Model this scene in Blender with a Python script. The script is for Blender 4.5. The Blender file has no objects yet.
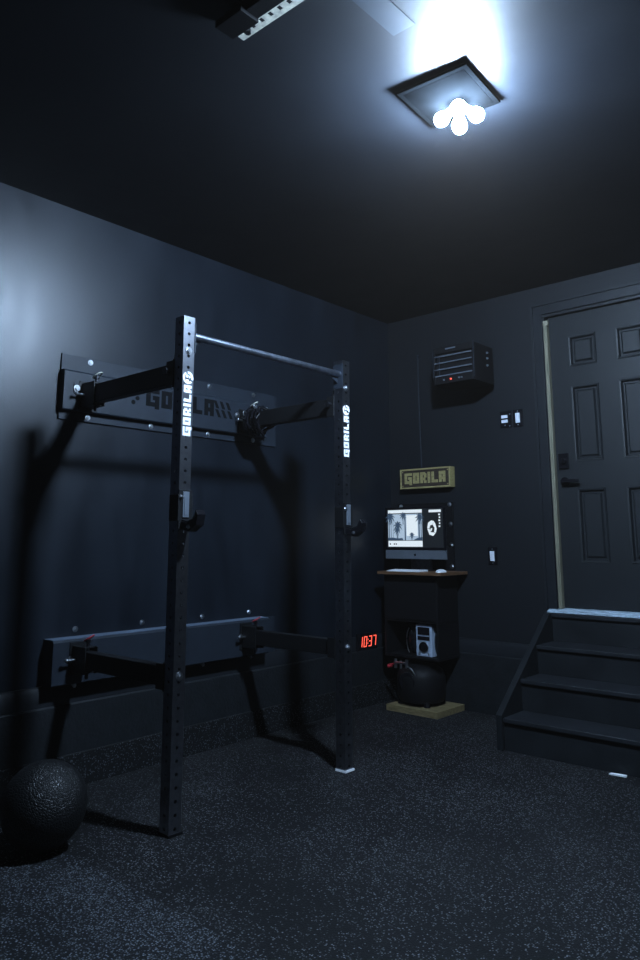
import bpy, math, random
from mathutils import Vector, Matrix
random.seed(4)
C = bpy.context.scene.collection
PI = math.pi
# ------------------------------------------------------------ key sizes (metres)
WX = -0.205            # face of the left wall (the rack wall); the stair wall is y = 0
CEIL = 2.86
UX = 0.664             # outer face of the rack uprights
UW = 0.060             # tube size
UY = (-2.692, -1.616)  # near faces of the two uprights
UH = 2.11

# ------------------------------------------------------------ mesh helpers
class MB:
    def __init__(s): s.v = []; s.f = []; s.m = []; s.cur = 0
    def add(s, vs, fs):
        b = len(s.v); s.v += [tuple(v) for v in vs]
        for f in fs: s.f.append([b + i for i in f]); s.m.append(s.cur)
        return s
    def box(s, a, b, mat=None):
        x0, y0, z0 = a; x1, y1, z1 = b
        vs = [Vector(p) for p in ((x0,y0,z0),(x1,y0,z0),(x1,y1,z0),(x0,y1,z0),(x0,y0,z1),(x1,y0,z1),(x1,y1,z1),(x0,y1,z1))]
        if mat is not None: vs = [mat @ v for v in vs]
        return s.add(vs, [(0,3,2,1),(4,5,6,7),(0,1,5,4),(1,2,6,5),(2,3,7,6),(3,0,4,7)])
    def cyl(s, p0, p1, r, n=16, r2=None, caps=True):
        p0 = Vector(p0); p1 = Vector(p1); r2 = r if r2 is None else r2
        q = (p1 - p0).to_track_quat('Z', 'Y')
        vs = [p0 + q @ Vector((r*math.cos(2*PI*i/n), r*math.sin(2*PI*i/n), 0)) for i in range(n)]
        vs += [p1 + q @ Vector((r2*math.cos(2*PI*i/n), r2*math.sin(2*PI*i/n), 0)) for i in range(n)]
        fs = [(i, (i+1) % n, n+(i+1) % n, n+i) for i in range(n)]
        if caps: fs += [tuple(range(n-1, -1, -1)), tuple(range(n, 2*n))]
        return s.add(vs, fs)
    def lathe(s, prof, c=(0,0,0), q=None, n=24):
        # prof = [(r, z)...] from bottom to top
        c = Vector(c); vs = []; fs = []
        for r, z in prof:
            for i in range(n):
                p = Vector((r*math.cos(2*PI*i/n), r*math.sin(2*PI*i/n), z))
                vs.append(c + (q @ p if q is not None else p))
        for k in range(len(prof)-1):
            for i in range(n):
                j = (i+1) % n
                fs.append((k*n+i, k*n+j, (k+1)*n+j, (k+1)*n+i))
        fs.append(tuple(range(n-1, -1, -1))); fs.append(tuple((len(prof)-1)*n+i for i in range(n)))
        return s.add(vs, fs)
    def tube(s, pts, r, n=8, closed=False):
        pts = [Vector(p) for p in pts]; m = len(pts); vs = []; fs = []
        up = Vector((0, 0, 1))
        for k, p in enumerate(pts):
            if closed: t = pts[(k+1) % m] - pts[k-1]
            else: t = pts[min(k+1, m-1)] - pts[max(k-1, 0)]
            t.normalize()
            a = t.cross(up)
            if a.length < .05: a = t.cross(Vector((1, 0, 0)))
            a.normalize(); b = t.cross(a)
            for i in range(n):
                w = 2*PI*i/n; vs.append(p + a*(r*math.cos(w)) + b*(r*math.sin(w)))
        for k in range(m if closed else m-1):
            l = (k+1) % m
            for i in range(n):
                j = (i+1) % n; fs.append((k*n+i, k*n+j, l*n+j, l*n+i))
        if not closed: fs += [tuple(range(n-1, -1, -1)), tuple((m-1)*n+i for i in range(n))]
        return s.add(vs, fs)
    def sphere(s, c, r, nu=20, nv=12, sc=(1,1,1)):
        c = Vector(c); vs = [c + Vector((0, 0, -r*sc[2]))]; fs = []
        for k in range(1, nv):
            a = -PI/2 + PI*k/nv
            for i in range(nu):
                b = 2*PI*i/nu
                vs.append(c + Vector((r*sc[0]*math.cos(a)*math.cos(b), r*sc[1]*math.cos(a)*math.sin(b), r*sc[2]*math.sin(a))))
        vs.append(c + Vector((0, 0, r*sc[2])))
        for i in range(nu):
            j = (i+1) % nu
            fs.append((0, 1+j, 1+i))
            for k in range(nv-2): fs.append((1+k*nu+i, 1+k*nu+j, 1+(k+1)*nu+j, 1+(k+1)*nu+i))
            fs.append((1+(nv-2)*nu+i, 1+(nv-2)*nu+j, len(vs)-1))
        return s.add(vs, fs)
    def poly(s, pts, o, u, v, nrm, t):
        # polygon (2-D points) extruded by t along nrm
        o, u, v, nrm = map(Vector, (o, u, v, nrm)); n = len(pts)
        vs = [o + u*p[0] + v*p[1] for p in pts]; vs += [q + nrm*t for q in vs]
        fs = [tuple(range(n-1, -1, -1)), tuple(range(n, 2*n))] + [(i, (i+1) % n, n+(i+1) % n, n+i) for i in range(n)]
        return s.add(vs, fs)
    def build(s, name, mat, parent=None, bevel=0, smooth=35):
        me = bpy.data.meshes.new(name)
        off = Vector((0, 0, 0))
        if parent is not None:
            off = world(parent)
        me.from_pydata([tuple(Vector(v) - off) for v in s.v], [], s.f)
        me.validate(); me.update()
        import bmesh
        bm = bmesh.new(); bm.from_mesh(me); bmesh.ops.recalc_face_normals(bm, faces=bm.faces); bm.to_mesh(me); bm.free()
        me.materials.append(mat)
        o = bpy.data.objects.new(name, me); C.objects.link(o)
        if parent is not None: o.parent = parent
        for p in me.polygons: p.use_smooth = True
        me.set_sharp_from_angle(angle=math.radians(smooth))
        if bevel:
            md = o.modifiers.new('Bevel', 'BEVEL'); md.width = bevel; md.segments = 2; md.limit_method = 'ANGLE'; md.angle_limit = math.radians(50)
            md.harden_normals = True
        return o

def world(o):
    p = Vector(o.location)
    while o.parent is not None: o = o.parent; p += Vector(o.location)
    return p
def thing(name, label, cat, loc, group=None):
    o = bpy.data.objects.new(name, None); C.objects.link(o); o.location = loc; o.empty_display_size = .1
    return tag(o, label, cat, group)
def tag(o, label, cat, group=None, kind=None):
    o['label'] = label; o['category'] = cat
    if group: o['group'] = group
    if kind: o['kind'] = kind
    return o
def struct(name, mb, mat, bevel=0, parent=None):
    o = mb.build(name, mat, parent, bevel)
    if parent is None: o['kind'] = 'structure'
    return o
def copy_tree(o, parent=None):
    c = o.copy(); C.objects.link(c)
    if parent is not None: c.parent = parent
    for ch in [x for x in list(bpy.data.objects) if x.parent == o]: copy_tree(ch, c)
    return c

# ------------------------------------------------------------ materials
def new_mat(name):
    m = bpy.data.materials.new(name); m.use_nodes = True; nt = m.node_tree
    return m, nt, nt.nodes['Principled BSDF']
def N(nt, t, **kw):
    n = nt.nodes.new(t)
    for k, v in kw.items():
        if k in n.inputs: n.inputs[k].default_value = v
        else: setattr(n, k, v)
    return n
def paint(name, col, rough=.5, metal=0., spec=.5, var=.15, scale=8., bump=0., bscale=60., rvar=.0, stretch=None, coat=0.):
    m, nt, b = new_mat(name); L = nt.links
    tc = N(nt, 'ShaderNodeTexCoord'); src = tc.outputs['Object']
    if stretch:
        mp = N(nt, 'ShaderNodeMapping'); mp.inputs['Scale'].default_value = stretch; L.new(src, mp.inputs['Vector']); src = mp.outputs['Vector']
    no = N(nt, 'ShaderNodeTexNoise', Scale=scale, Detail=5., Roughness=.6); L.new(src, no.inputs['Vector'])
    mr = N(nt, 'ShaderNodeMapRange'); mr.inputs['From Min'].default_value = .3; mr.inputs['From Max'].default_value = .7
    mr.inputs['To Min'].default_value = 1-var; mr.inputs['To Max'].default_value = 1+var
    L.new(no.outputs['Fac'], mr.inputs['Value'])
    vm = N(nt, 'ShaderNodeVectorMath', operation='SCALE'); vm.inputs[0].default_value = col[:3]; L.new(mr.outputs['Result'], vm.inputs['Scale'])
    L.new(vm.outputs['Vector'], b.inputs['Base Color'])
    b.inputs['Roughness'].default_value = rough; b.inputs['Metallic'].default_value = metal; b.inputs['Specular IOR Level'].default_value = spec
    b.inputs['Coat Weight'].default_value = coat
    if rvar:
        r2 = N(nt, 'ShaderNodeMapRange'); r2.inputs['From Min'].default_value = .3; r2.inputs['From Max'].default_value = .7
        r2.inputs['To Min'].default_value = rough-rvar; r2.inputs['To Max'].default_value = rough+rvar
        L.new(no.outputs['Fac'], r2.inputs['Value']); L.new(r2.outputs['Result'], b.inputs['Roughness'])
    if bump:
        n2 = N(nt, 'ShaderNodeTexNoise', Scale=bscale, Detail=4.); L.new(src, n2.inputs['Vector'])
        bp = N(nt, 'ShaderNodeBump', Strength=bump, Distance=.004); L.new(n2.outputs['Fac'], bp.inputs['Height']); L.new(bp.outputs['Normal'], b.inputs['Normal'])
    return m
def glow(name, col, s, base=(.02,.02,.02)):
    m, nt, b = new_mat(name)
    b.inputs['Base Color'].default_value = (*base, 1); b.inputs['Emission Color'].default_value = (*col, 1)
    b.inputs['Emission Strength'].default_value = s; b.inputs['Roughness'].default_value = .3
    no = N(nt, 'ShaderNodeTexNoise', Scale=40.); mr = N(nt, 'ShaderNodeMapRange'); mr.inputs['To Min'].default_value = s*.85; mr.inputs['To Max'].default_value = s*1.15
    nt.links.new(no.outputs['Fac'], mr.inputs['Value']); nt.links.new(mr.outputs['Result'], b.inputs['Emission Strength'])
    return m
def wood(name, c1, c2, axis=(1, 12, 12), rough=.6):
    m, nt, b = new_mat(name); L = nt.links
    tc = N(nt, 'ShaderNodeTexCoord'); mp = N(nt, 'ShaderNodeMapping'); mp.inputs['Scale'].default_value = axis
    no = N(nt, 'ShaderNodeTexNoise', Scale=9., Detail=8., Distortion=.6)
    cr = N(nt, 'ShaderNodeValToRGB'); cr.color_ramp.elements[0].color = (*c1, 1); cr.color_ramp.elements[1].color = (*c2, 1)
    cr.color_ramp.elements[0].position = .35; cr.color_ramp.elements[1].position = .65
    L.new(tc.outputs['Object'], mp.inputs['Vector']); L.new(mp.outputs['Vector'], no.inputs['Vector'])
    L.new(no.outputs['Fac'], cr.inputs['Fac']); L.new(cr.outputs['Color'], b.inputs['Base Color']); b.inputs['Roughness'].default_value = rough
    return m
def rubber(name, base, fleck, density=.5, rough=.75, scale=95.):
    # crumb rubber: dark base with light grey flecks of several sizes, worn in patches
    m, nt, b = new_mat(name); L = nt.links
    tc = N(nt, 'ShaderNodeTexCoord')
    vo = N(nt, 'ShaderNodeTexVoronoi', Scale=scale); L.new(tc.outputs['Object'], vo.inputs['Vector'])
    sep = N(nt, 'ShaderNodeSeparateColor'); L.new(vo.outputs['Color'], sep.inputs['Color'])
    big = N(nt, 'ShaderNodeTexNoise', Scale=1.7, Detail=3.); L.new(tc.outputs['Object'], big.inputs['Vector'])
    thr = N(nt, 'ShaderNodeMapRange'); thr.inputs['From Min'].default_value = .35; thr.inputs['From Max'].default_value = .65
    thr.inputs['To Min'].default_value = 1-density*.35; thr.inputs['To Max'].default_value = 1-density*1.2
    L.new(big.outputs['Fac'], thr.inputs['Value'])
    gt = N(nt, 'ShaderNodeMath', operation='GREATER_THAN'); L.new(sep.outputs['Red'], gt.inputs[0]); L.new(thr.outputs['Result'], gt.inputs[1])
    d = N(nt, 'ShaderNodeMath', operation='LESS_THAN'); L.new(vo.outputs['Distance'], d.inputs[0]); d.inputs[1].default_value = .42
    mu = N(nt, 'ShaderNodeMath', operation='MULTIPLY'); L.new(gt.outputs[0], mu.inputs[0]); L.new(d.outputs[0], mu.inputs[1])
    m2 = N(nt, 'ShaderNodeMath', operation='MULTIPLY'); L.new(mu.outputs[0], m2.inputs[0]); L.new(sep.outputs['Green'], m2.inputs[1])
    mix = N(nt, 'ShaderNodeMix', data_type='RGBA'); L.new(m2.outputs[0], mix.inputs[0])
    mix.inputs[6].default_value = (*base, 1); mix.inputs[7].default_value = (*fleck, 1)
    L.new(mix.outputs[2], b.inputs['Base Color'])
    b.inputs['Roughness'].default_value = rough; b.inputs['Specular IOR Level'].default_value = .22
    n2 = N(nt, 'ShaderNodeTexNoise', Scale=160., Detail=3.); L.new(tc.outputs['Object'], n2.inputs['Vector'])
    bp = N(nt, 'ShaderNodeBump', Strength=.5, Distance=.003); L.new(n2.outputs['Fac'], bp.inputs['Height']); L.new(bp.outputs['Normal'], b.inputs['Normal'])
    return m

M = {}
M['wall'] = paint('wall_paint', (.006, .009, .014), rough=.375, spec=.40, var=.3, scale=2.2, bump=.10, bscale=45, rvar=.05, stretch=(1, 2.2, .6))
M['wall2'] = paint('stair_wall_paint', (.0075, .009, .0115), rough=.55, spec=.3, var=.10, scale=1.6, bump=.10, bscale=45)
M['ceil'] = paint('ceiling_paint', (.006, .007, .009), rough=.50, spec=.22, var=.12, scale=2.5, bump=.10, bscale=30, rvar=.04)
M['trim'] = paint('trim_paint', (.010, .012, .015), rough=.45, spec=.35, var=.2, scale=9, bump=.1, bscale=50)
M['curb'] = paint('curb_paint', (.008, .010, .012), rough=.6, spec=.25, var=.3, scale=12, bump=.5, bscale=60)
M['door'] = paint('door_paint', (.0105, .0125, .0145), rough=.5, spec=.3, var=.08, scale=5)
M['rack'] = paint('powder_coat_black', (.30, .31, .34), rough=.295, metal=1., spec=.5, var=.15, scale=30, bump=.08, bscale=200)
M['arm'] = paint('arm_black', (.005, .0055, .0065), rough=.5, spec=.3, var=.15, scale=30)
M['beam'] = paint('beam_paint', (.014, .019, .027), rough=.5, spec=.3, var=.15, scale=10)
M['cap'] = paint('lit_ledge_tint', (.10, .13, .18), rough=.5, spec=.4, var=.25, scale=9)  # paler than the beam: lamp light on the ledge painted into the colour
M['stencil'] = paint('stencil_black', (.0035, .004, .005), rough=.9, spec=.1, var=.2, scale=40)
M['chrome'] = paint('bright_steel', (.62, .64, .67), rough=.28, metal=1., var=.15, scale=60)
M['bar'] = paint('worn_steel_bar', (.45, .50, .60), rough=.34, metal=1., var=.35, scale=14)
M['dark_steel'] = paint('dark_steel', (.05, .052, .06), rough=.3, metal=.9, var=.2, scale=50)
M['white'] = paint('white_vinyl', (.95, .96, .98), rough=.5, var=.03, scale=50)
M['black'] = paint('black_plastic', (.004, .004, .005), rough=.6, spec=.2, var=.15, scale=30)
M['gloss'] = paint('gloss_black', (.006, .006, .008), rough=.15, var=.1, scale=30)
M['red'] = paint('red_cord', (.45, .03, .04), rough=.5, var=.2, scale=60)
M['stair'] = paint('stair_paint', (.009, .011, .013), rough=.5, spec=.3, var=.25, scale=7, bump=.2, bscale=40, rvar=.06)
M['tread'] = paint('tread_paint', (.013, .015, .018), rough=.5, spec=.3, var=.3, scale=9, bump=.2, bscale=40)
M['jamb'] = wood('bare_jamb_wood', (.15, .14, .095), (.24, .22, .15), (14, 14, 1))
M['sill'] = paint('worn_sill_paint', (.42, .52, .60), rough=.5, var=.45, scale=22, stretch=(1, 4, 1))
M['ply'] = wood('plywood_base_wood', (.13, .10, .045), (.22, .17, .08), (2, 10, 10))
M['desk'] = wood('desk_wood', (.09, .045, .022), (.17, .09, .045), (1, 14, 14), .45)
M['gold'] = wood('sign_pale_wood', (.27, .22, .085), (.42, .35, .15), (2, 10, 10), .5)
M['signback'] = wood('sign_dark_face', (.025, .016, .010), (.05, .032, .02), (1, 12, 12), .6)
M['alu'] = paint('aluminium', (.22, .25, .29), rough=.42, metal=.6, var=.04, scale=20)
M['silver'] = paint('silver_plastic', (.42, .50, .62), rough=.4, metal=.2, var=.08, scale=40)
M['keys'] = paint('white_plastic', (.75, .77, .8), rough=.4, var=.03, scale=40)
M['ball'] = None
M['matte'] = paint('matte_black', (.0012, .0014, .0016), rough=.9, spec=.0, var=.1, scale=20)
M['floor'] = rubber('rubber_floor', (.003, .0033, .0036), (.145, .152, .16), density=.55, scale=150)
M['lip'] = rubber('rubber_upstand', (.004, .0045, .005), (.09, .10, .11), density=.4, scale=150)
M['mat'] = rubber('rubber_mat_flecked', (.003, .0035, .004), (.17, .185, .205), density=.95, scale=150)
M['bulb'] = glow('led_bulb', (.52, .72, 1.0), 2300., base=(.8, .8, .8))
M['led'] = glow('red_led', (1., .10, .06), 1.8)
M['scr_w'] = glow('screen_white', (.72, .82, .9), 1.0)
M['scr_p'] = glow('screen_photo', (.50, .66, .85), .75)
M['scr_k'] = glow('screen_black', (.02, .03, .045), .12)
M['scr_b'] = glow('screen_wall_blue', (.06, .12, .22), .5)
M['galv'] = paint('galvanised_steel', (.62, .60, .50), rough=.55, metal=.0, var=.35, scale=40)
M['rocker'] = paint('switch_white', (.85, .87, .93), rough=.35, var=.02, scale=20)
def ball_mat():
    m, nt, b = new_mat('slam_ball_rubber'); L = nt.links
    b.inputs['Base Color'].default_value = (.005, .0055, .006, 1); b.inputs['Roughness'].default_value = .45; b.inputs['Specular IOR Level'].default_value = .35
    tc = N(nt, 'ShaderNodeTexCoord'); vo = N(nt, 'ShaderNodeTexVoronoi', Scale=105., feature='DISTANCE_TO_EDGE')
    L.new(tc.outputs['Object'], vo.inputs['Vector'])
    mr = N(nt, 'ShaderNodeMapRange'); mr.inputs['From Max'].default_value = .18; L.new(vo.outputs['Distance'], mr.inputs['Value'])
    bp = N(nt, 'ShaderNodeBump', Strength=.5, Distance=.003); L.new(mr.outputs['Result'], bp.inputs['Height']); L.new(bp.outputs['Normal'], b.inputs['Normal'])
    return m
M['ball'] = ball_mat()

# ------------------------------------------------------------ lettering (blocky stencil face)
GL = {'G': ["111111","111111","110000","110111","110111","110011","111111","111111","000011"],
      'O': ["11111","11111","11011","11011","11011","11011","11111","11111"],
      'R': ["11110","11111","11011","11011","11110","11110","11011","11011"],
      'I': ["11","11","11","11","11","11","11","11"],
      'L': ["11000","11000","11000","11000","11000","11000","11111","11111"],
      'A': ["11111","11111","11011","11011","11111","11111","11011","11011"]}
def lettering(mb, text, o, u, v, nrm, h, t, px=None, gap=1, stencil=False):
    # o = top-left corner; u = reading direction, v = up; h = letter height (8 rows)
    o, u, v = Vector(o), Vector(u), Vector(v); c = h/8; px = px or c; x = 0
    for ch in text:
        g = GL[ch]
        for r, row in enumerate(g):
            i = 0
            while i < len(row):
                if row[i] == '1':
                    j = i
                    while j < len(row) and row[j] == '1': j += 1
                    x0, x1 = (x+i)*px, (x+j)*px; y0, y1 = -r*c, -(r+1)*c
                    if stencil and r == 4: pass
                    else: mb.poly([(x0, y1), (x1, y1), (x1, y0), (x0, y0)], o, u, v, nrm, t)
                    i = j
                else: i += 1
        x += len(g[0]) + gap
    return x*px
def emblem(mb, o, u, v, nrm, r, t):
    # round mark: a broken white ring with blotches inside
    def sect(r0, r1, a0, a1, n=8):
        for k in range(n):
            a, b = a0+(a1-a0)*k/n, a0+(a1-a0)*(k+1)/n
            mb.poly([(r0*math.cos(a), r0*math.sin(a)), (r1*math.cos(a), r1*math.sin(a)), (r1*math.cos(b), r1*math.sin(b)), (r0*math.cos(b), r0*math.sin(b))], o, u, v, nrm, t)
    sect(.66*r, r, -.3, 1.7); sect(.66*r, r, 2.1, 5.6)
    mb.poly([(-.5*r, .1*r), (-.1*r, -.05*r), (.1*r, .35*r), (-.25*r, .55*r)], o, u, v, nrm, t)
    mb.poly([(.12*r, -.1*r), (.5*r, .05*r), (.4*r, .45*r), (.2*r, .3*r)], o, u, v, nrm, t)
    mb.poly([(-.35*r, -.55*r), (.2*r, -.6*r), (.05*r, -.25*r), (-.3*r, -.2*r)], o, u, v, nrm, t)

def bolt(parent, p, nrm, r=.011, mat='chrome', name='bolt', L=.010):
    p = Vector(p); n = Vector(nrm); m = MB()
    m.cyl(p, p+n*.0025, r*1.45, 20); m.cyl(p+n*.0025, p+n*L, r, 6); m.cyl(p+n*L, p+n*(L+.002), r*.55, 10)
    return m.build(name, M[mat], parent, smooth=25)

# ============================================================ ROOM SHELL
X1, Y1 = 4.6, -6.2
struct('floor', MB().box((WX-.1, Y1, -.08), (X1, .1, 0)), M['floor'])
struct('ceiling', MB().box((WX-.1, Y1, CEIL), (X1, .1, CEIL+.08)), M['ceil'])
struct('wall_left', MB().box((WX-.1, Y1, 0), (WX, .1, CEIL)), M['wall'])
DX0, DX1, DZ0, DZ1 = 1.118, 1.90, .70, 2.635     # door opening
w = MB()
w.box((WX, 0, 0), (DX0-.03, .14, CEIL)); w.box((DX1+.03, 0, 0), (X1, .14, CEIL))
w.box((DX0-.03, 0, DZ1+.02), (DX1+.03, .14, CEIL)); w.box((DX0-.03, 0, 0), (DX1+.03, .14, DZ0-.03))
struct('wall_back', w, M['wall2'])
CB = .377
def profile_run(mb, x0, y0, x1, y1, prof):
    # prof in (offset from wall, z); run along the left wall (x const) or the stair wall (y const)
    if x0 == x1: vs = [(x0+a, y, z) for y in (y0, y1) for a, z in prof]
    else: vs = [(x, y0-a, z) for x in (x0, x1) for a, z in prof]
    n = len(prof)
    mb.add(vs, [(i, (i+1) % n, n+(i+1) % n, n+i) for i in range(n)] + [tuple(range(n)), tuple(range(2*n-1, n-1, -1))])
curb = [(0, 0), (.035, 0), (.035, CB-.006), (.029, CB), (0, CB)]
m = MB(); profile_run(m, WX, Y1, WX, 0, curb); struct('trim_1', m, M['curb'])
m = MB(); profile_run(m, WX+.035, 0, DX0-.08, 0, curb); profile_run(m, DX1+.4, 0, X1, 0, curb); struct('trim_2', m, M['curb'])
base = [(0, CB), (.020, CB), (.020, CB+.07), (.013, CB+.082), (.011, CB+.093), (0, CB+.093)]
m = MB(); profile_run(m, WX, Y1, WX, 0, base); struct('baseboard_left', m, M['trim'])
m = MB(); profile_run(m, WX+.02, 0, DX0-.08, 0, base); struct('baseboard_back', m, M['trim'])
lip = [(.035, 0), (.045, 0), (.045, .146), (.040, .150), (.035, .150)]
m = MB(); profile_run(m, WX, Y1, WX, -.01, lip); struct('trim_3', m, M['lip'])
# door casing, jamb and threshold
m = MB()
m.box((DX0-.080, -.018, DZ0+.0), (DX0-.02, 0, DZ1+.02)); m.box((DX0-.095, -.026, DZ0), (DX0-.080, 0, DZ1+.082))
m.box((DX1+.02, -.018, DZ0), (DX1+.080, 0, DZ1+.02)); m.box((DX1+.080, -.026, DZ0), (DX1+.095, 0, DZ1+.082))
m.box((DX0-.080, -.018, DZ1+.02), (DX1+.080, 0, DZ1+.082)); m.box((DX0-.095, -.028, DZ1+.082), (DX1+.095, 0, DZ1+.097))
struct('trim_4', m, M['trim'], .002)
m = MB()
m.box((DX0-.03, 0, DZ0), (DX0-.012, .12, DZ1+.02)); m.box((DX1+.012, 0, DZ0), (DX1+.03, .12, DZ1+.02)); m.box((DX0-.012, 0, DZ1+.002), (DX1+.012, .12, DZ1+.02))
struct('trim_5', m, M['trim'])
m = MB()   # bare weather-strip / jamb stop along the latch side
m.box((DX0-.012, -.012, DZ0+.012), (DX0+.012, .024, DZ1-.035)); m.box((DX0-.006, -.016, DZ0+.012), (DX0+.003, -.012, DZ1-.05)); m.box((DX0-.012, -.018, DZ1-.062), (DX0+.024, .0, DZ1-.028))
struct('trim_6', m, M['jamb'], .001)
m = MB()
m.poly([(-.050, .686), (-.050, .696), (-.02, .706), (.03, .712), (.10, .712), (.10, .686)], (DX0-.075, 0, 0), (0, 1, 0), (0, 0, 1), (1, 0, 0), .93)
struct('trim_7', m, M['sill'], .001)
# six-panel door
door = bpy.data.objects.new('door_1', None); C.objects.link(door); door.location = (DX0, .03, DZ0); door['kind'] = 'structure'
cols = [(1.262, 1.432), (1.572, 1.742)]; rows = [(1.005, 1.46), (1.648, 2.135), (2.278, 2.474)]
xs = [DX0+.004, cols[0][0], cols[0][1], cols[1][0], cols[1][1], DX1-.004]; zs = [DZ0+.015, rows[0][0], rows[0][1], rows[1][0], rows[1][1], rows[2][0], rows[2][1], DZ1-.003]
m = MB(); m.box((xs[0], .05, zs[0]), (xs[-1], .072, zs[-1]))
for i in (0, 2, 4): m.box((xs[i], .03, zs[0]), (xs[i+1], .05, zs[-1]))
for i in (1, 3):
    for k in (0, 2, 4, 6): m.box((xs[i], .03, zs[k]), (xs[i+1], .05, zs[k+1]))
m.build('door_leaf', M['door'], door)
for (a, b) in cols:
    for (c, d) in rows:
        m = MB()      # sunk moulding and raised field
        def ring(i0, y0, i1, y1):
            vs = [(a+i0, y0, c+i0), (b-i0, y0, c+i0), (b-i0, y0, d-i0), (a+i0, y0, d-i0), (a+i1, y1, c+i1), (b-i1, y1, c+i1), (b-i1, y1, d-i1), (a+i1, y1, d-i1)]
            m.add(vs, [(k, (k+1) % 4, 4+(k+1) % 4, 4+k) for k in range(4)])
        ring(-.006, .030, -.003, .025); ring(-.003, .025, .006, .027); ring(.006, .027, .014, .046); ring(.014, .046, .024, .046); ring(.024, .046, .034, .034)
        i = .034; m.add([(a+i, .034, c+i), (b-i, .034, c+i), (b-i, .034, d-i), (a+i, .034, d-i)], [(0, 1, 2, 3)])
        m.build('door_panel', M['door'], door, smooth=15)
hd = MB(); hx = DX0+.062
hd.cyl((hx, .03, 1.515), (hx, .018, 1.515), .030, 24); hd.cyl((hx, .018, 1.515), (hx, -.012, 1.515), .012, 14)
hd.box((hx-.012, -.024, 1.505), (hx+.105, -.008, 1.526)); hd.build('door_handle', M['gloss'], door, .003)
hd = MB(); hd.box((hx-.034, .014, 1.60), (hx+.034, .03, 1.70)); hd.cyl((hx, .014, 1.65), (hx, .002, 1.65), .02, 20); hd.box((hx-.004, -.01, 1.632), (hx+.004, .002, 1.668)); hd.build('deadbolt', M['gloss'], door, .003)

# ============================================================ STAIRS
SX0, SX1 = 1.036, 2.25
st = thing('staircase', 'black painted wooden steps with four treads leading up to the panelled door', 'staircase', (SX0, -.73, 0))
NZ = [.173, .347, .514, .684]; NY = [-.747, -.520, -.294, -.063]
for x0 in (SX0, SX1-.038):
    s = MB()
    s.poly([(-.757, 0), (-.001, 0), (-.001, .683), (-.080, .683), (-.757, .185)], (x0, 0, 0), (0, 1, 0), (0, 0, 1), (1, 0, 0), .036)
    s.build('stringer', M['stair'], st, .003)
ye = [-.001]*4
for k in range(4):
    ny = NY[k]; nxt = NY[k+1]+.016 if k < 3 else -.029
    t = MB(); t.box((SX0+.037, ny, NZ[k]-.026), (SX1-.039, nxt+.0, NZ[k])); t.build('tread', M['tread'], st, .006)
    r = MB(); r.box((SX0+.037, ny+.016, (NZ[k-1] if k else 0)), (SX1-.039, ny+.034, NZ[k]-.0265)); r.build('riser', M['stair'], st)
m = MB().poly([(0, 0), (.082, .006), (.078, .030), (.03, .026), (.006, .018)], (1.655, -.775, .0), (1, 0, 0), (0, 1, 0), (0, 0, 1), .006)
tag(m.build('paint_scrap', M['white']), 'small white scrap lying on the floor against the bottom stair riser', 'scrap')

# ============================================================ FLOOR MAT (front strip)
m = MB().box((WX+.05, Y1, .0), (3.9, -3.03, .008))
tag(m.build('rubber_mat', M['mat'], bevel=.003), 'flecked grey rubber mat covering the near floor, its edge running past the ball', 'mat')

# ============================================================ CEILING LIGHT
LX, LY = 1.800, -2.316
lt = thing('ceiling_light', 'square ceiling light with five bare white LED bulbs glaring under it', 'ceiling light', (LX, LY, CEIL))
m = MB()
rot = Matrix.Rotation(math.radians(4), 4, 'Z'); 
def rb(mb, h0, h1, z0, z1):
    vs = []
    for h, z in ((h0, z0), (h1, z1)):
        for sx, sy in ((-1, -1), (1, -1), (1, 1), (-1, 1)):
            p = rot @ Vector((sx*h, sy*h, 0)); vs.append((LX+p.x, LY+p.y, z))
    mb.add(vs, [(0, 3, 2, 1), (4, 5, 6, 7)] + [(i, (i+1) % 4, 4+(i+1) % 4, 4+i) for i in range(4)])
rb(m, .148, .150, CEIL-.022, CEIL-.014); rb(m, .05, .13, CEIL-.046, CEIL-.022); rb(m, .09, .09, CEIL-.014, CEIL)
m.build('canopy', M['matte'], lt, .002)
BZ = CEIL-.115
for k in range(5):
    a = k*2*PI/4 + .5
    c = Vector((LX+.03, LY+.02, CEIL-.05)); d = Vector((math.cos(a), math.sin(a), -.80)).normalized() if k < 4 else Vector((0, 0, -1))
    s = MB(); s.cyl(c+d*.002, c+d*.045, .016, 14, .018); s.build('socket', M['keys'], lt)
    b = MB(); q = d.to_track_quat('Z', 'Y')
    b.lathe([(.012, .046), (.016, .055), (.024, .068), (.028, .082), (.027, .095), (.020, .107), (.009, .113)], c, q, 16)
    b.build('bulb', M['bulb'], lt)

# ============================================================ CEILING HARDWARE
r = thing('ceiling_rail', 'pale perforated steel angle hanging under the dark door opener rail', 'rail', (1.44, -3.08, CEIL))
m = MB()   # perforated angle: horizontal flange with slots
x = 1.455; zt = 2.838
while x < 3.0:
    m.box((x, -3.135, zt-.003), (x+.026, -3.080, zt)); m.box((x+.026, -3.135, zt-.003), (x+.042, -3.117, zt)); m.box((x+.026, -3.098, zt-.003), (x+.042, -3.080, zt)); x += .042
m.box((1.455, -3.135, zt), (x, -3.132, CEIL))
m.build('perforated_angle', M['galv'], r)
m = MB(); m.box((1.50, -3.205, 2.80), (3.0, -3.150, 2.845)); m.box((1.475, -3.225, 2.79), (1.60, -3.145, 2.815)); m.build('opener_rail', M['black'], r, .003)
for x in (1.53, 2.4):
    m = MB(); m.box((x, -3.20, 2.83), (x+.03, -3.14, CEIL)); m.build('hanger', M['dark_steel'], r)
m = MB(); m.cyl((1.507, -3.108, 2.838), (1.507, -3.108, 2.82), .011, 6); m.build('bolt', M['dark_steel'], r)
m = MB().box((1.835, -2.98, CEIL-.002), (1.925, -2.73, CEIL))
struct('trim_8', m, M['beam'])

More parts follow.
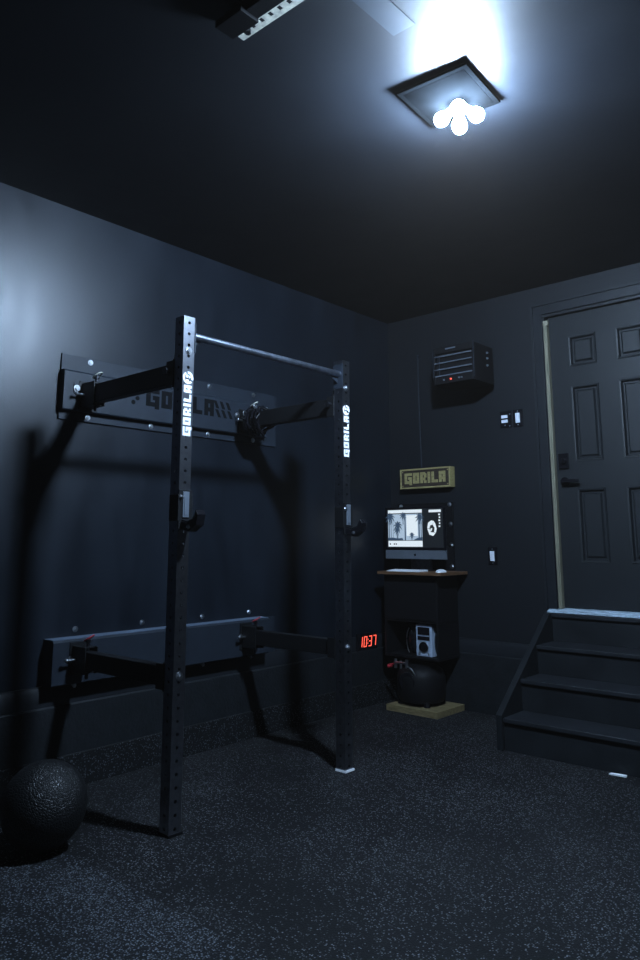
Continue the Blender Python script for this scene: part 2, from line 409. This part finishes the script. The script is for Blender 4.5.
# ============================================================ WALL BEAMS
def beam(z0, name, label, ext, dp, zb, zt):
    t = thing(name, label, 'mounting beam', (WX, -2.03, z0))
    y0, y1 = -2.79, -1.27
    m = MB(); m.box((WX, y0, z0-.045), (WX+.012, y1, z0+zt)); m.build('back_plate', M['beam'], t, .002)
    b = MB(); b.poly([(.012, 0), (dp-.005, 0), (dp, .005), (dp, .195), (dp-.010, .205), (.012, .205)], (WX, y0, z0), (1, 0, 0), (0, 0, 1), (0, 1, 0), y1-y0-ext)
    b.build('box_beam', M['beam'], t)
    for y in (-2.63, -2.243, -1.838, -1.475):
        bolt(t, (WX+(.012 if zt > .25 else 0), y, z0+zb), (1, 0, 0), .010)
        bolt(t, (WX+.012, y, z0-.022), (1, 0, 0), .010)
    return t
up = beam(1.785, 'wall_beam', 'upper grey wall beam with black stencilled lettering and bright bolts, behind the rack', .12, .048, .268, .290)
lo = beam(.475, 'wall_beam', 'lower grey wall beam near the floor behind the rack, its top face a lit ledge', .12, .092, .240, .200)
m = MB(); m.box((WX, -2.79, .6802), (WX+.083, -1.39, .683)); m.build('painted_lit_ledge', M['cap'], lo)['label'] = 'top ledge strip coloured pale blue-grey to look lit'  # strip added over the beam top, its lit look painted in
BX = WX+.048
m = MB(); z = 1.965
lettering(m, 'GORILA', (BX, -2.305, z), (0, 1, 0), (0, 0, 1), (1, 0, 0), .098, .0012, px=.0145, gap=1)
for (yy, zz) in ((-2.405, .0), (-2.375, .02), (-2.36, -.045), (-2.43, -.035), (-2.46, .005), (-2.385, -.07)):
    m.cyl((BX, yy, z-.02+zz), (BX+.0012, yy, z-.02+zz), .0125, 12)
for k in range(3):
    y = -1.83+.047*k
    m.poly([(y, z-.0), (y+.022, z-.0), (y+.045, z-.045), (y+.022, z-.045)], (BX, 0, 0), (0, 1, 0), (0, 0, 1), (1, 0, 0), .0012)
    m.poly([(y+.014, z-.052), (y+.036, z-.052), (y+.060, z-.098), (y+.038, z-.098)], (BX, 0, 0), (0, 1, 0), (0, 0, 1), (1, 0, 0), .0012)
m.build('lettering', M['stencil'], up)

# ============================================================ POWER RACK
rk = thing('power_rack', 'black wall-mounted folding power rack with white lettering on its two uprights', 'power rack', (.30, -2.12, 0))
def perforated(mb, o, u, v, nrm, W, cell, n, rad):
    # plate made of n cells, each with a round hole; o = bottom-left
    o, u, v, nrm = map(Vector, (o, u, v, nrm)); K = 8
    for i in range(n):
        c = o + u*(W/2) + v*(cell*(i+.5)); hw, hh = W/2, cell/2
        out = [(1,0),(1,1),(0,1),(-1,1),(-1,0),(-1,-1),(0,-1),(1,-1)]
        vs = [c+u*(a*hw)+v*(b*hh) for a, b in out]
        vs += [c+u*(rad*math.cos(2*PI*k/K))+v*(rad*math.sin(2*PI*k/K)) for k in range(K)]
        vs += [p-nrm*.004 for p in vs[K:2*K]]
        fs = [(k, (k+1) % K, K+(k+1) % K, K+k) for k in range(K)] + [(K+k, K+(k+1) % K, 2*K+(k+1) % K, 2*K+k) for k in range(K)]
        mb.add(vs, fs)
for idx, y0 in enumerate(UY):
    m = MB(); x0, x1, y1 = UX-UW, UX, y0+UW; n = 42; cell = UH/n
    perforated(m, (x1, y0, 0), (0, 1, 0), (0, 0, 1), (1, 0, 0), UW, cell, n, .0075)
    perforated(m, (x0, y1, 0), (0, -1, 0), (0, 0, 1), (-1, 0, 0), UW, cell, n, .0075)
    perforated(m, (x0, y0, 0), (1, 0, 0), (0, 0, 1), (0, -1, 0), UW, cell, n, .0075)
    perforated(m, (x1, y1, 0), (-1, 0, 0), (0, 0, 1), (0, 1, 0), UW, cell, n, .0075)
    upr = m.build('upright', M['rack'], rk, smooth=25)
    cap = MB(); cap.box((x0, y0, UH), (x1, y1, UH+.003)); cap.build('end_cap', M['rack'], upr)
    ft = MB(); ft.box((x0-.003, y0-.003, 0), (x1+.006, y1+.006, .010)); 
    f = ft.build('foot_pad', M['white'] if idx else M['black'], upr)
    if idx: f['label'] = 'white foot pad'
    # lettering reading upwards on the room-side face
    l = MB(); zb = 1.583
    wd = lettering(l, 'GORILA', (UX, y0+.009, zb), (0, 0, 1), (0, -1, 0), (1, 0, 0), .041, .0012, px=.0066, gap=1.1)
    l.build('lettering', M['white'], upr)
    e = MB(); emblem(e, (UX, y0+.030, zb+wd+.026), (0, 1, 0), (0, 0, 1), (1, 0, 0), .028, .0012); e.build('emblem', M['white'], upr)
    for z in (1.958, .598): bolt(upr, (UX, y0+.030, z), (1, 0, 0), .012)
    g = MB()       # gusset plates that carry the pull-up bar
    s = 1 if idx == 0 else -1; ya = y1 if idx == 0 else y0
    g.box((x0, min(ya, ya+s*.005), 1.955), (x1+.004, max(ya, ya+s*.005), 2.09))
    g.poly([(0, 1.985), (s*.05, 2.015), (s*.05, 2.028), (0, 2.045)], (UX-.03, ya+s*.005, 0), (0, 1, 0), (0, 0, 1), (-1, 0, 0), .006)
    g.build('bar_mount', M['beam'], upr)
m = MB(); m.cyl((UX-.022, UY[0]+UW+.004, 2.036), (UX-.022, UY[1]-.004, 2.036), .0165, 20); m.build('pull_up_bar', M['bar'], rk)

for idx, y0 in enumerate(UY):
    yc = y0+UW/2
    for z0, h, top in ((1.818, .092, True), (.552, .080, False)):
        BX = WX+(.048 if top else .092)
        a = MB(); a.box((BX+.075, yc-.025, z0), (UX-UW, yc+.025, z0+h)); arm = a.build('arm', M['arm'], rk, .004)
        # hinge bracket on the beam: plate, two ears, pivot pin and quick pin with a lanyard
        b = MB(); zc = z0+h/2
        b.box((BX, yc-.045, zc-.075), (BX+.006, yc+.045, zc+.075))
        for s in (-1, 1): b.box((BX+.006, yc+s*.031-.003, zc-.060), (BX+.120, yc+s*.031+.003, zc+.060))
        b.box((BX+.006, yc-.028, zc-.060), (BX+.10, yc+.028, zc-.054)); b.box((BX+.006, yc-.028, zc+.054), (BX+.10, yc+.028, zc+.060))
        br = b.build('hinge_bracket', M['arm'], rk, .001)
        bolt(br, (BX+.006, yc-.040, zc), (1, 0, 0), .011) if not top else None
        p = MB(); p.cyl((BX+.085, yc, zc-.085), (BX+.085, yc, zc+.080), .008, 14); p.cyl((BX+.085, yc, zc+.080), (BX+.085, yc, zc+.092), .014, 14)
        p.build('hinge_pin', M['dark_steel'], br)
        q = MB(); q.cyl((BX+.035, yc-.075, zc), (BX+.035, yc+.05, zc), .006, 12); q.sphere((BX+.035, yc-.078, zc), .010, 12, 8)
        q.build('locking_pin', M['chrome'], br)
        lan = MB(); pts = []
        for k in range(19):
            t = k/18*2*PI; pts.append((BX+.085+.026*math.cos(t), yc+.004+.02*math.sin(t), zc+.098+.014*math.sin(t*1.0+1)))
        lan.tube(pts[:-1], .003, 8, True); ll = lan.build('lanyard', M['red'] if not top else M['galv'], br)
        ll['label'] = 'thin red lanyard loop' if not top else 'pale cord loop'
        # knuckle at the upright
        k = MB(); k.box((UX-UW-.05, yc-.036, z0-.010), (UX-UW, yc-.031, z0+h+.010)); k.box((UX-UW-.05, yc+.031, z0-.010), (UX-UW, yc+.036, z0+h+.010)); k.box((UX-UW-.006, yc-.034, z0-.018), (UX-UW, yc+.034, z0+h+.018))
        kb = k.build('arm_bracket', M['arm'], arm, .001)
        if top:
            j = MB(); j.cyl((UX-UW-.028, yc-.036, z0+h*.6), (UX-UW-.028, yc-.062, z0+h*.6), .016, 6); j.build('clamp_knob', M['dark_steel'], arm)
            j = MB(); j.cyl((UX-UW-.028, yc+.036, z0+h*.6), (UX-UW-.028, yc+.052, z0+h*.6), .012, 6); j.build('nut', M['dark_steel'], arm)
            j = MB(); j.cyl((UX-UW-.02, yc, z0+h), (UX-UW-.02, yc, z0+h+.045), .014, 12); j.build('release_knob', M['dark_steel'], arm)
        # lanyard plate bolt beside the bracket on the beam front
    BX = WX+.048
    pl = MB(); pl.box((BX, yc-.075-.0, 1.872), (BX+.005, yc-.046, 1.925)); pb = pl.build('bolt_plate', M['beam'], rk); bolt(pb, (BX+.005, yc-.060, 1.897), (1, 0, 0), .012)

# ---- J-hooks
def jhook(y0, ztop, label):
    t = thing('j_hook', label, 'barbell hook', (UX, y0+UW/2, ztop-.16), 'barbell hooks on the rack uprights')
    m = MB(); yc = y0+UW/2
    m.box((UX+.0015, yc-.034, ztop-.165), (UX+.008, yc+.034, ztop))        # back plate
    m.box((UX-UW*.9, yc-.038, ztop-.13), (UX+.008, yc-.0315, ztop-.02)); m.box((UX-UW*.9, yc+.0315, ztop-.13), (UX+.008, yc+.038, ztop-.02))
    m.build('sleeve', M['arm'], t, .002)
    a = MB()
    a.poly([(.008, -.165), (.06, -.175), (.105, -.150), (.118, -.105), (.104, -.085), (.094, -.105), (.082, -.128), (.045, -.138), (.008, -.130)], (UX, yc-.022, ztop), (1, 0, 0), (0, 0, 1), (0, 1, 0), .044)
    a.build('hook_arm', M['gloss'], t, .003)
    p = MB(); p.poly([(.008, -.128), (.045, -.136), (.080, -.126), (.092, -.104), (.097, -.108), (.084, -.1315), (.045, -.1415), (.008, -.1335)], (UX, yc-.018, ztop+.004), (1, 0, 0), (0, 0, 1), (0, 1, 0), .036)
    p.build('hook_pad', M['dark_steel'], t)
    f = MB(); f.box((UX+.008, yc-.016, ztop-.115), (UX+.013, yc+.016, ztop-.008)); f.box((UX+.013, yc-.010, ztop-.105), (UX+.016, yc+.010, ztop-.03)); f.build('face_plate', M['alu'], t, .001)
    bolt(t, (UX+.008, yc-.024, ztop-.03), (1, 0, 0), .006); bolt(t, (UX+.008, yc+.023, ztop-.145), (1, 0, 0), .006)
    bolt(t, (UX+.062, yc-.022, ztop-.155), (0, -1, 0), .006)
    return t
jhook(UY[0], 1.352, 'black and chrome barbell hook on the nearer upright, left of the two hooks')
jhook(UY[1], 1.335, 'black barbell hook on the farther upright, beside the computer screen')

# ---- straps hung at the far top bracket
yc = UY[1]+UW/2
sp = thing('strap_bundle', 'dark tangle of straps and shiny clips hanging over the far upper rack arm', 'straps', (BX+.10, yc, 1.80))
s = MB(); rnd = random.Random(7)
for k in range(7):
    a0 = rnd.uniform(0, PI); rr = rnd.uniform(.065, .095); cx = BX+.075+rnd.uniform(-.01, .09); pts = []
    for i in range(20):
        t = 2*PI*i/20; sag = .8+.25*math.sin(t-PI/2)
        pts.append((cx+.02*math.sin(2*t+a0)+k*.004, yc+rr*math.cos(t)*(.85)+.015*math.sin(3*t+a0), 1.855+rr*1.0*math.sin(t)+.01*math.cos(2*t+a0)))
    s.tube(pts, .0085, 8, True)
s.build('straps', M['gloss'], sp)
for k, (dy, dz, dx) in enumerate(((-.085, .035, .10), (-.02, .085, .12), (.06, .07, .14), (.02, -.075, .14))):
    c = MB(); o = (BX+dx, yc+dy, 1.86+dz); pts = [(o[0], o[1]+.009*math.cos(2*PI*i/14), o[2]+.014*math.sin(2*PI*i/14)) for i in range(14)]
    c.tube(pts, .0035, 8, True); c.build('clip', M['chrome'], sp)

# ============================================================ SLAM BALL
b = MB(); b.sphere((.412, -3.08, .164), .156, 48, 32)
tag(b.build('slam_ball', M['ball'], smooth=60), 'large black textured rubber exercise ball on the floor left of the rack', 'exercise ball')

# ============================================================ TIMER
t = thing('digital_timer', 'black digital clock showing red 10:37 on the ledge by the far upright', 'clock', (WX+.03, -.36, CB))
m = MB(); m.box((WX+.021, -.475, CB), (WX+.034, -.245, CB+.115)); m.build('case', M['gloss'], t, .003)
SEG = {'0': 'abcdef', '1': 'bc', '3': 'abcdg', '7': 'abc'}
d = MB(); hh = .072; ww = .034; tk = .0062; sl = .14
def seg(x0, z0, x1, z1, ox):
    pts = [(x0, z0), (x1, z0), (x1, z1), (x0, z1)]; pts = [(ox+p[0]+p[1]*sl, p[1]) for p in pts]
    d.poly(pts, (WX+.034, -.455, CB+.022), (0, 1, 0), (0, 0, 1), (1, 0, 0), .0015)
for i, ch in enumerate('1037'):
    ox = i*.050+(.006 if i > 1 else 0)
    for c in SEG[ch]:
        {'a': lambda: seg(.002, hh-tk, ww-.002, hh, ox), 'd': lambda: seg(.002, 0, ww-.002, tk, ox), 'g': lambda: seg(.002, hh/2-tk/2, ww-.002, hh/2+tk/2, ox),
         'b': lambda: seg(ww-tk, hh/2+.001, ww, hh-.002, ox), 'c': lambda: seg(ww-tk, .002, ww, hh/2-.001, ox),
         'e': lambda: seg(0, .002, tk, hh/2-.001, ox), 'f': lambda: seg(0, hh/2+.001, tk, hh-.002, ox)}[c]()
for zz in (.02, .046): seg(.0925, zz, .0985, zz+.007, 0)
d.build('digits', M['led'], t)

# ============================================================ HEATER
hx0, hx1, hy0, hz0, hz1 = .435, .752, -.345, 2.205, 2.470
h = thing('wall_heater', 'black box heater with pale louvre bars and a red pilot light, high on the wall', 'heater', ((hx0+hx1)/2, hy0/2, hz0))
m = MB(); m.box((hx0, hy0+.02, hz0), (hx1, -.075, hz1)); m.box((hx0, hy0, hz0), (hx0+.012, hy0+.02, hz1)); m.box((hx1-.012, hy0, hz0), (hx1, hy0+.02, hz1))
m.box((hx0+.012, hy0, hz1-.05), (hx1-.012, hy0+.02, hz1)); m.box((hx0+.012, hy0, hz0), (hx1-.012, hy0+.02, hz0+.05)); m.build('housing', M['black'], h, .004)
for k in range(4):
    z = hz1-.068-.046*k; l = MB(); l.box((hx0+.012, hy0-.004, z-.004), (hx1-.014, hy0+.003, z+.003)); l.build('louvre', M['beam'] if 0 else M['alu'], h)
for q0, q1 in (((hx0-.003, hy0-.003, hz0+.05), (hx0+.001, hy0+.005, hz1-.03)), ((hx1-.001, hy0-.003, hz0+.02), (hx1+.003, hy0+.004, hz1+.0)), ((hx0+.045, hy0-.001, hz0+.06), (hx0+.049, hy0+.006, hz1-.07))):
    l = MB(); l.box(q0, q1); l.build('edge_strip', M['beam'], h)
l = MB(); l.box((hx0+.10, hy0-.002, hz1-.024), (hx0+.18, hy0, hz1-.015)); l.build('name_badge', M['alu'], h)
for x, mt in ((hx0+.085, 'alu'), (hx0+.14, 'led'), (hx0+.205, 'alu'), (hx0+.225, 'alu')):
    l = MB(); l.cyl((x, hy0, hz0+.027), (x, hy0-.008, hz0+.027), .006, 14); l.build('pilot_light' if mt == 'led' else 'knob', M[mt], h)
l = MB(); l.box((.53, -.08, hz1-.03), (.58, -.0, hz1+.02)); l.box((.61, -.08, hz0+.03), (.66, 0, hz0+.08)); l.box((hx0+.02, -.075, hz0+.03), (hx1-.02, -.06, hz1-.03)); l.build('mounting_bracket', M['black'], h)
for z in (hz1-.05, hz1-.09, hz1-.14): bolt(h, (hx1, -.16, z), (1, 0, 0), .006, 'alu')

# ============================================================ SIGN + CORD
sx0, sx1, sz0, sz1 = -.068, .369, 1.520, 1.667
s = thing('name_sign', 'dark wooden sign with pale gold frame and letters reading GORILA on the wall', 'sign', ((sx0+sx1)/2, -.03, sz0))
m = MB(); m.box((sx0+.004, -.060, sz0+.004), (sx1-.004, -.0, sz1-.004)); m.build('board', M['signback'], s)
f = MB(); ft = .011
f.box((sx0, -.066, sz0), (sx1, 0, sz0+ft)); f.box((sx0, -.066, sz1-ft), (sx1, 0, sz1)); f.box((sx0, -.066, sz0+ft), (sx0+ft, 0, sz1-ft)); f.box((sx1-ft, -.066, sz0+ft), (sx1, 0, sz1-ft))
f.build('frame', M['gold'], s, .0015)
l = MB(); wd = lettering(l, 'GORILA', (sx0+.040, -.0600, sz1-.030), (1, 0, 0), (0, 0, 1), (0, -1, 0), .080, .004, px=.0108, gap=1)
l.build('lettering', M['gold'], s)
for x in (sx0+.022, sx1-.022):
    for z in (sz0+.022, sz1-.022): k = MB(); k.cyl((x, -.06, z), (x, -.063, z), .004, 8); k.build('screw', M['gold'], s)
m = MB(); m.tube([(.078, -.006, 2.535), (.079, -.008, 2.3), (.083, -.008, 2.0), (.088, -.008, 1.80), (.09, -.008, sz1+.0)], .0045, 8)
m.cyl((.078, 0, 2.54), (.078, -.014, 2.54), .009, 10)
tag(m.build('hanging_wire', M['beam']), 'thin grey cord running straight down the wall to the wooden sign', 'cord')

# ============================================================ WORKSTATION
# wall panel behind the computer
p = thing('wall_panel', 'black wall panel with bright bolts along its edge, behind the computer', 'panel', (.11, -.005, .95))
m = MB(); m.box((-.135, -.014, .905), (.350, 0, 1.412)); m.build('board', M['black'], p, .002)
for x, z in ((-.100, 1.392), (.325, 1.396), (.331, 1.256), (.331, 1.107), (.331, .957)): bolt(p, (x, -.014, z), (0, -1, 0), .011)
# desk top
dk = MB(); dk.box((-.075, -.36, .905), (.455, -.0145, .926))
tag(dk.build('desk_top', M['desk'], bevel=.002), 'thin brown wooden shelf desk under the computer', 'desk')
# computer
cm = thing('computer', 'all-in-one silver computer with black bezel standing on the brown shelf desk', 'computer', (.165, -.18, .926))
cx0, cx1, cz0, cz1, cy = -.103, .411, 1.010, 1.378, -.215
m = MB(); m.box((cx0, cy, cz0+.062), (cx1, cy+.012, cz1)); m.build('bezel', M['gloss'], cm, .002)
m = MB(); m.poly([(.0, cz0), (.0, cz0+.060), (.012, cz0+.062), (.014, cz0)], (cx0, cy-.0, 0), (0, 1, 0), (0, 0, 1), (1, 0, 0), cx1-cx0); m.build('chin', M['alu'], cm)
m = MB(); m.lathe([(.25, 0), (.24, .004), (.12, .03), (.04, .042)], ((cx0+cx1)/2, cy+.013, (cz0+cz1)/2), Matrix.Rotation(math.radians(-90), 4, 'X').to_quaternion(), 4)
m = MB(); m.box((cx0+.004, cy+.012, cz0+.01), (cx1-.004, cy+.020, cz1-.004)); m.box((cx0+.12, cy+.02, cz0+.06), (cx1-.12, cy+.045, cz1-.06)); m.build('back_shell', M['alu'], cm, .003)
m = MB(); m.poly([(0, .926), (.15, .926), (.15, .931), (.085, .936), (.075, 1.10), (.060, 1.10), (.068, .934), (0, .931)], ((cx0+cx1)/2-.085, cy+.005, 0), (0, 1, 0), (0, 0, 1), (1, 0, 0), .17); m.build('stand', M['dark_steel'], cm, .001)
lg = MB()   # fruit mark on the chin
ox, oz = (cx0+cx1)/2, cz0+.030
lg.poly([(0, -.009), (.005, -.009), (.008, -.003), (.0055, .001), (.0075, .005), (.003, .007), (0, .006), (-.003, .007), (-.007, .005), (-.008, -.001), (-.005, -.009)], (ox, cy, oz), (1, 0, 0), (0, 0, 1), (0, -1, 0), .0008)
lg.poly([(0, .008), (.004, .013), (.0035, .009)], (ox, cy, oz), (1, 0, 0), (0, 0, 1), (0, -1, 0), .0008); lg.build('mark', M['gloss'], cm)
scx0, scx1, scz0, scz1 = cx0+.018, cx1-.018, cz0+.080, cz1-.016
m = MB(); m.box((scx0, cy-.001, scz0), (scx1, cy, scz1)); scr = m.build('screen', M['scr_k'], cm)
W_, H_ = scx1-scx0, scz1-scz0
def srect(name, mat, u0, v0, u1, v1, k=1):
    q = MB(); q.box((scx0+W_*u0, cy-.001-.0006*k, scz0+H_*v0), (scx0+W_*u1, cy-.001-.0006*(k-1), scz0+H_*v1)); return q.build(name, M[mat], scr)
srect('menu_bar', 'scr_w', .02, .90, .64, .985); srect('menu_bar', 'scr_w', .76, .90, .97, .965)
srect('photo', 'scr_p', .02, .19, .64, .875); srect('photo_sky', 'scr_w', .36, .30, .56, .84, 2); srect('toolbar', 'scr_w', .02, .02, .64, .175)
q = MB()
def S(u, v): return (scx0+W_*u, scz0+H_*v)
def spoly(pts): q.poly([S(*a) for a in pts], (0, cy-.0022, 0), (1, 0, 0), (0, 0, 1), (0, -1, 0), .0006)
for (u, wd) in ((.035, .014), (.07, .010), (.325, .022), (.575, .022), (.615, .014), (.11, .006)): spoly([(u, .19), (u+wd, .19), (u+wd*.9, .875), (u+wd*.1, .875)])
def palm(u, v, r, base):
    spoly([(u-.006, base), (u+.006, base), (u+.004, v), (u-.004, v)])
    for k in range(9):
        a = 2*PI*k/9+.2; dx, dz = math.cos(a), math.sin(a); nx, nz = -dz, dx; As = W_/H_
        P = lambda t, o, s: (u+(dx*t+nx*o)*r, v+((dz*t+nz*o)*r - s*t*t*r*.5)*As)
        spoly([P(0, .08, .8), P(.5, .16, .8), P(1, 0, .8), P(.5, -.10, .8), P(0, -.08, .8)])
palm(.20, .60, .095, .19); palm(.455, .34, .055, .19); palm(.06, .82, .10, .6); palm(.60, .80, .09, .6); palm(.30, .86, .07, .6); palm(.185, .47, .07, .19)
spoly([(.02, .19), (.30, .19), (.28, .25), (.20, .235), (.10, .26), (.02, .25)]); spoly([(.48, .19), (.64, .19), (.64, .27), (.56, .25)])
q.build('palm_silhouette', M['scr_b'], scr)
for u in (.045, .12, .155):
    q = MB(); spoly([(u, .07), (u+.02, .07), (u+.02, .11), (u, .11)]); q.build('toolbar_icon', M['scr_k'], scr)
q = MB(); eo = (scx0+W_*.80, cy-.001, scz0+H_*.50)
for pts in ([(-.034, .0), (-.026, .036), (0, .052), (.020, .048), (.010, .022), (-.008, .018), (-.016, -.004)],
            [(.020, .048), (.034, .028), (.044, -.006), (.036, -.034), (.022, -.030), (.026, .0), (.012, .022)],
            [(-.034, -.004), (-.016, -.006), (-.004, -.030), (.022, -.032), (.034, -.036), (.014, -.056), (-.018, -.046)],
            [(-.006, -.004), (.008, -.002), (.002, -.022), (-.010, -.02)]):
    q.poly(pts, eo, (1, 0, 0), (0, 0, 1), (0, -1, 0), .0006)
q.build('round_emblem', M['scr_w'], scr)
for k in range(5): srect('menu_entry', 'scr_w', .925+.008*(k % 2), .82-.075*k, .955, .86-.075*k)
# keyboard and mouse
k = thing('keyboard', 'thin white keyboard in front of the silver computer', 'keyboard', (.13, -.29, .926))
m = MB(); m.poly([(0, .926), (.115, .926), (.115, .938), (0, .931)], (.0, -.352, 0), (0, 1, 0), (0, 0, 1), (1, 0, 0), .275); m.build('body', M['keys'], k, .001)
m = MB()
for r_ in range(5):
    for c_ in range(14): y = -.346+.021*r_; z = .931+.007*(.006+.021*r_)/.115; m.box((.005+.019*c_, y, z), (.005+.019*c_+.016, y+.018, z+.0022))
m.build('keys', M['keys'], k)
m = MB(); m.sphere((.415, -.295, .926), .052, 20, 12, (.60, 1.0, .42))
for i, v in enumerate(m.v):
    if v[2] < .9262: m.v[i] = (v[0], v[1], .9262)
tag(m.build('computer_mouse', M['keys'], smooth=60), 'white computer mouse right of the keyboard on the desk', 'computer mouse')
# cabinet under the desk, open lower bay
cb = thing('cabinet', 'black cabinet unit under the brown desk with an open lower bay', 'cabinet', (.19, -.15, .36))
m = MB(); m.box((-.060, -.30, .585), (.385, -.04, .9045)); m.build('body', M['black'], cb, .003)
m = MB(); m.box((-.050, -.306, .60), (.375, -.3005, .895)); m.build('door', M['black'], cb, .002)
for x in (-.060, .370): m = MB(); m.box((x, -.30, .362), (x+.015, -.04, .584)); m.build('side_panel', M['black'], cb)
m = MB(); m.box((-.060, -.30, .346), (.385, -.04, .361)); m.build('shelf', M['black'], cb)
m = MB(); m.box((-.045, -.06, .362), (.37, -.045, .584)); m.build('back_panel', M['black'], cb)
# stereo on the bay shelf
s = thing('stereo', 'silver and black portable stereo with a round dial, in the open bay under the desk', 'stereo', (.22, -.22, .361))
m = MB(); m.box((.185, -.275, .3615), (.315, -.215, .575)); body = m.build('body', M['silver'], s, .006)
m = MB(); m.box((.203, -.279, .505), (.297, -.2755, .555)); m.box((.203, -.279, .470), (.297, -.2755, .495)); m.build('display', M['gloss'], s)
m = MB(); m.cyl((.25, -.275, .425), (.25, -.283, .425), .033, 24); m.cyl((.25, -.283, .425), (.25, -.292, .425), .018, 20); m.build('dial', M['gloss'], s)
m = MB()
for a in range(20): pass
m.tube([(.25+.036*math.cos(2*PI*i/24), -.278, .425+.036*math.sin(2*PI*i/24)) for i in range(24)], .003, 6, True); m.build('dial_ring', M['chrome'], s)
for x in (.215, .285): m = MB(); m.cyl((x, -.2755, .382), (x, -.281, .382), .007, 12); m.build('button', M['chrome'], s)
for x in (.125, .325):
    m = MB(); m.sphere((x, -.20, .455), .088, 24, 14, (.5, .5, 1.05)); o = m.build('speaker', M['gloss'], s)
    g = MB(); sg = -1 if x < .2 else 1
    g.tube([(x+sg*.040*math.cos(t), -.24, .455+.092*math.sin(t)) for t in [(-1.1+2.2*i/12) for i in range(13)]], .003, 6); g.build('rim', M['chrome'], o)
# plywood base + compressor
m = MB(); m.box((.0, -.378, .0), (.410, -.04, .040)); 
pb = m.build('plywood_base', M['ply'], bevel=.002); tag(pb, 'square plywood base board on the floor under the black compressor', 'plywood board')
c = thing('air_compressor', 'rounded black air compressor with small silver valves on the plywood board', 'compressor', (.2, -.2, .041))
m = MB(); m.lathe([(.10, .055), (.150, .065), (.165, .10), (.165, .22), (.150, .265), (.11, .295), (.05, .308)], (.175, -.205, 0), None, 40); m.build('tank', M['black'], c, smooth=50)
for (x, y) in ((.07, -.30), (.28, -.30), (.07, -.11), (.28, -.11)): m = MB(); m.cyl((x, y, .0415), (x, y, .075), .022, 14, .018); m.build('foot', M['black'], c)
m = MB(); m.cyl((.02, -.30, .305), (.14, -.32, .312), .009, 12); m.cyl((.03, -.302, .27), (.03, -.302, .33), .010, 12); m.cyl((.08, -.31, .27), (.08, -.31, .325), .008, 12); m.cyl((.135, -.319, .28), (.135, -.319, .335), .011, 12); m.build('valve_manifold', M['chrome'], c)
m = MB(); m.cyl((-.005, -.30, .285), (-.03, -.305, .275), .013, 14); m.cyl((.02, -.30, .30), (-.01, -.30, .285), .006, 10); m.build('red_knob', M['red'], c)
m = MB(); m.tube([(.165+.065*math.sin(t), -.345-.02*math.cos(t), .215+.085*math.cos(t)) for t in [(.1+1.25*i/12) for i in range(13)]], .0045, 8)
m.build('highlight_arc', M['chrome'], c)  # bright arc shaped as the highlight on the round black body
m = MB(); m.cyl((.165, -.340, .20), (.165, -.365, .20), .062, 28); m.build('gauge_housing', M['gloss'], c, .004)

# ============================================================ SWITCHES
s = thing('control_plate', 'black wall plate with two small white push buttons, left of the paddle switch', 'wall control', (.79, 0, 1.92))
m = MB(); m.box((.752, -.010, 1.908), (.842, 0, 2.025)); m.build('plate', M['gloss'], s, .003)
for z in (1.985, 1.953): m = MB(); m.box((.766, -.017, z-.011), (.812, -.010, z+.011)); m.build('button', M['rocker'], s, .002)
for x, z in ((.79, 1.925), (.825, 1.918), (.828, 2.0)): bolt(s, (x, -.010, z), (0, -1, 0), .003, 'alu', 'screw', .002)
def rocker(x, z, label):
    s = thing('light_switch', label, 'light switch', (x, 0, z-.06))
    m = MB(); m.box((x-.036, -.007, z-.060), (x+.036, 0, z+.060)); m.build('plate', M['gloss'], s, .003)
    m = MB(); m.poly([(0, -.034), (-.006, -.033), (-.011, .033), (0, .034)], (x-.0155, -.007, z), (0, 1, 0), (0, 0, 1), (1, 0, 0), .031); m.build('rocker', M['rocker'], s, .001)
    for dz in (-.047, .047): bolt(s, (x, -.007, z+dz), (0, -1, 0), .0028, 'chrome', 'screw', .002)
rocker(.886, 1.967, 'black plate with one white paddle switch, beside the door casing')
rocker(.650, 1.033, 'black plate with a white paddle, low on the wall right of the desk')

# ============================================================ LIGHT
wd = bpy.data.worlds.new('World'); bpy.context.scene.world = wd; wd.use_nodes = True
bg = wd.node_tree.nodes['Background']; bg.inputs['Color'].default_value = (.95, .97, 1, 1); bg.inputs['Strength'].default_value = .03
vo = wd.node_tree.nodes.new('ShaderNodeVolumeScatter'); vo.inputs['Density'].default_value = .0020; vo.inputs['Color'].default_value = (1, .80, .64, 1)
wd.node_tree.links.new(vo.outputs[0], wd.node_tree.nodes['World Output'].inputs['Volume'])

# ============================================================ CAMERA
cam = bpy.data.cameras.new('Camera'); co = bpy.data.objects.new('Camera', cam); C.objects.link(co)
F = Vector((-0.65492702, 0.73634121, 0.16991829)); R = Vector((0.74697641, 0.66484754, -0.00199869)); U = Vector((0.11444148, -0.12561596, 0.98545613))
co.matrix_world = Matrix(((R.x, U.x, -F.x, 3.1424), (R.y, U.y, -F.y, -4.58636), (R.z, U.z, -F.z, 1.13901), (0, 0, 0, 1)))
cam.sensor_fit = 'VERTICAL'; cam.sensor_height = 36; cam.lens = 727.341*36/960; cam.shift_y = -(480-415.306)/960; cam.clip_start = .05
bpy.context.scene.camera = co
vs = bpy.context.scene.view_settings; vs.view_transform = 'Standard'; vs.look = 'None'; vs.gamma = 1; vs.use_curve_mapping = False; vs.exposure = 0
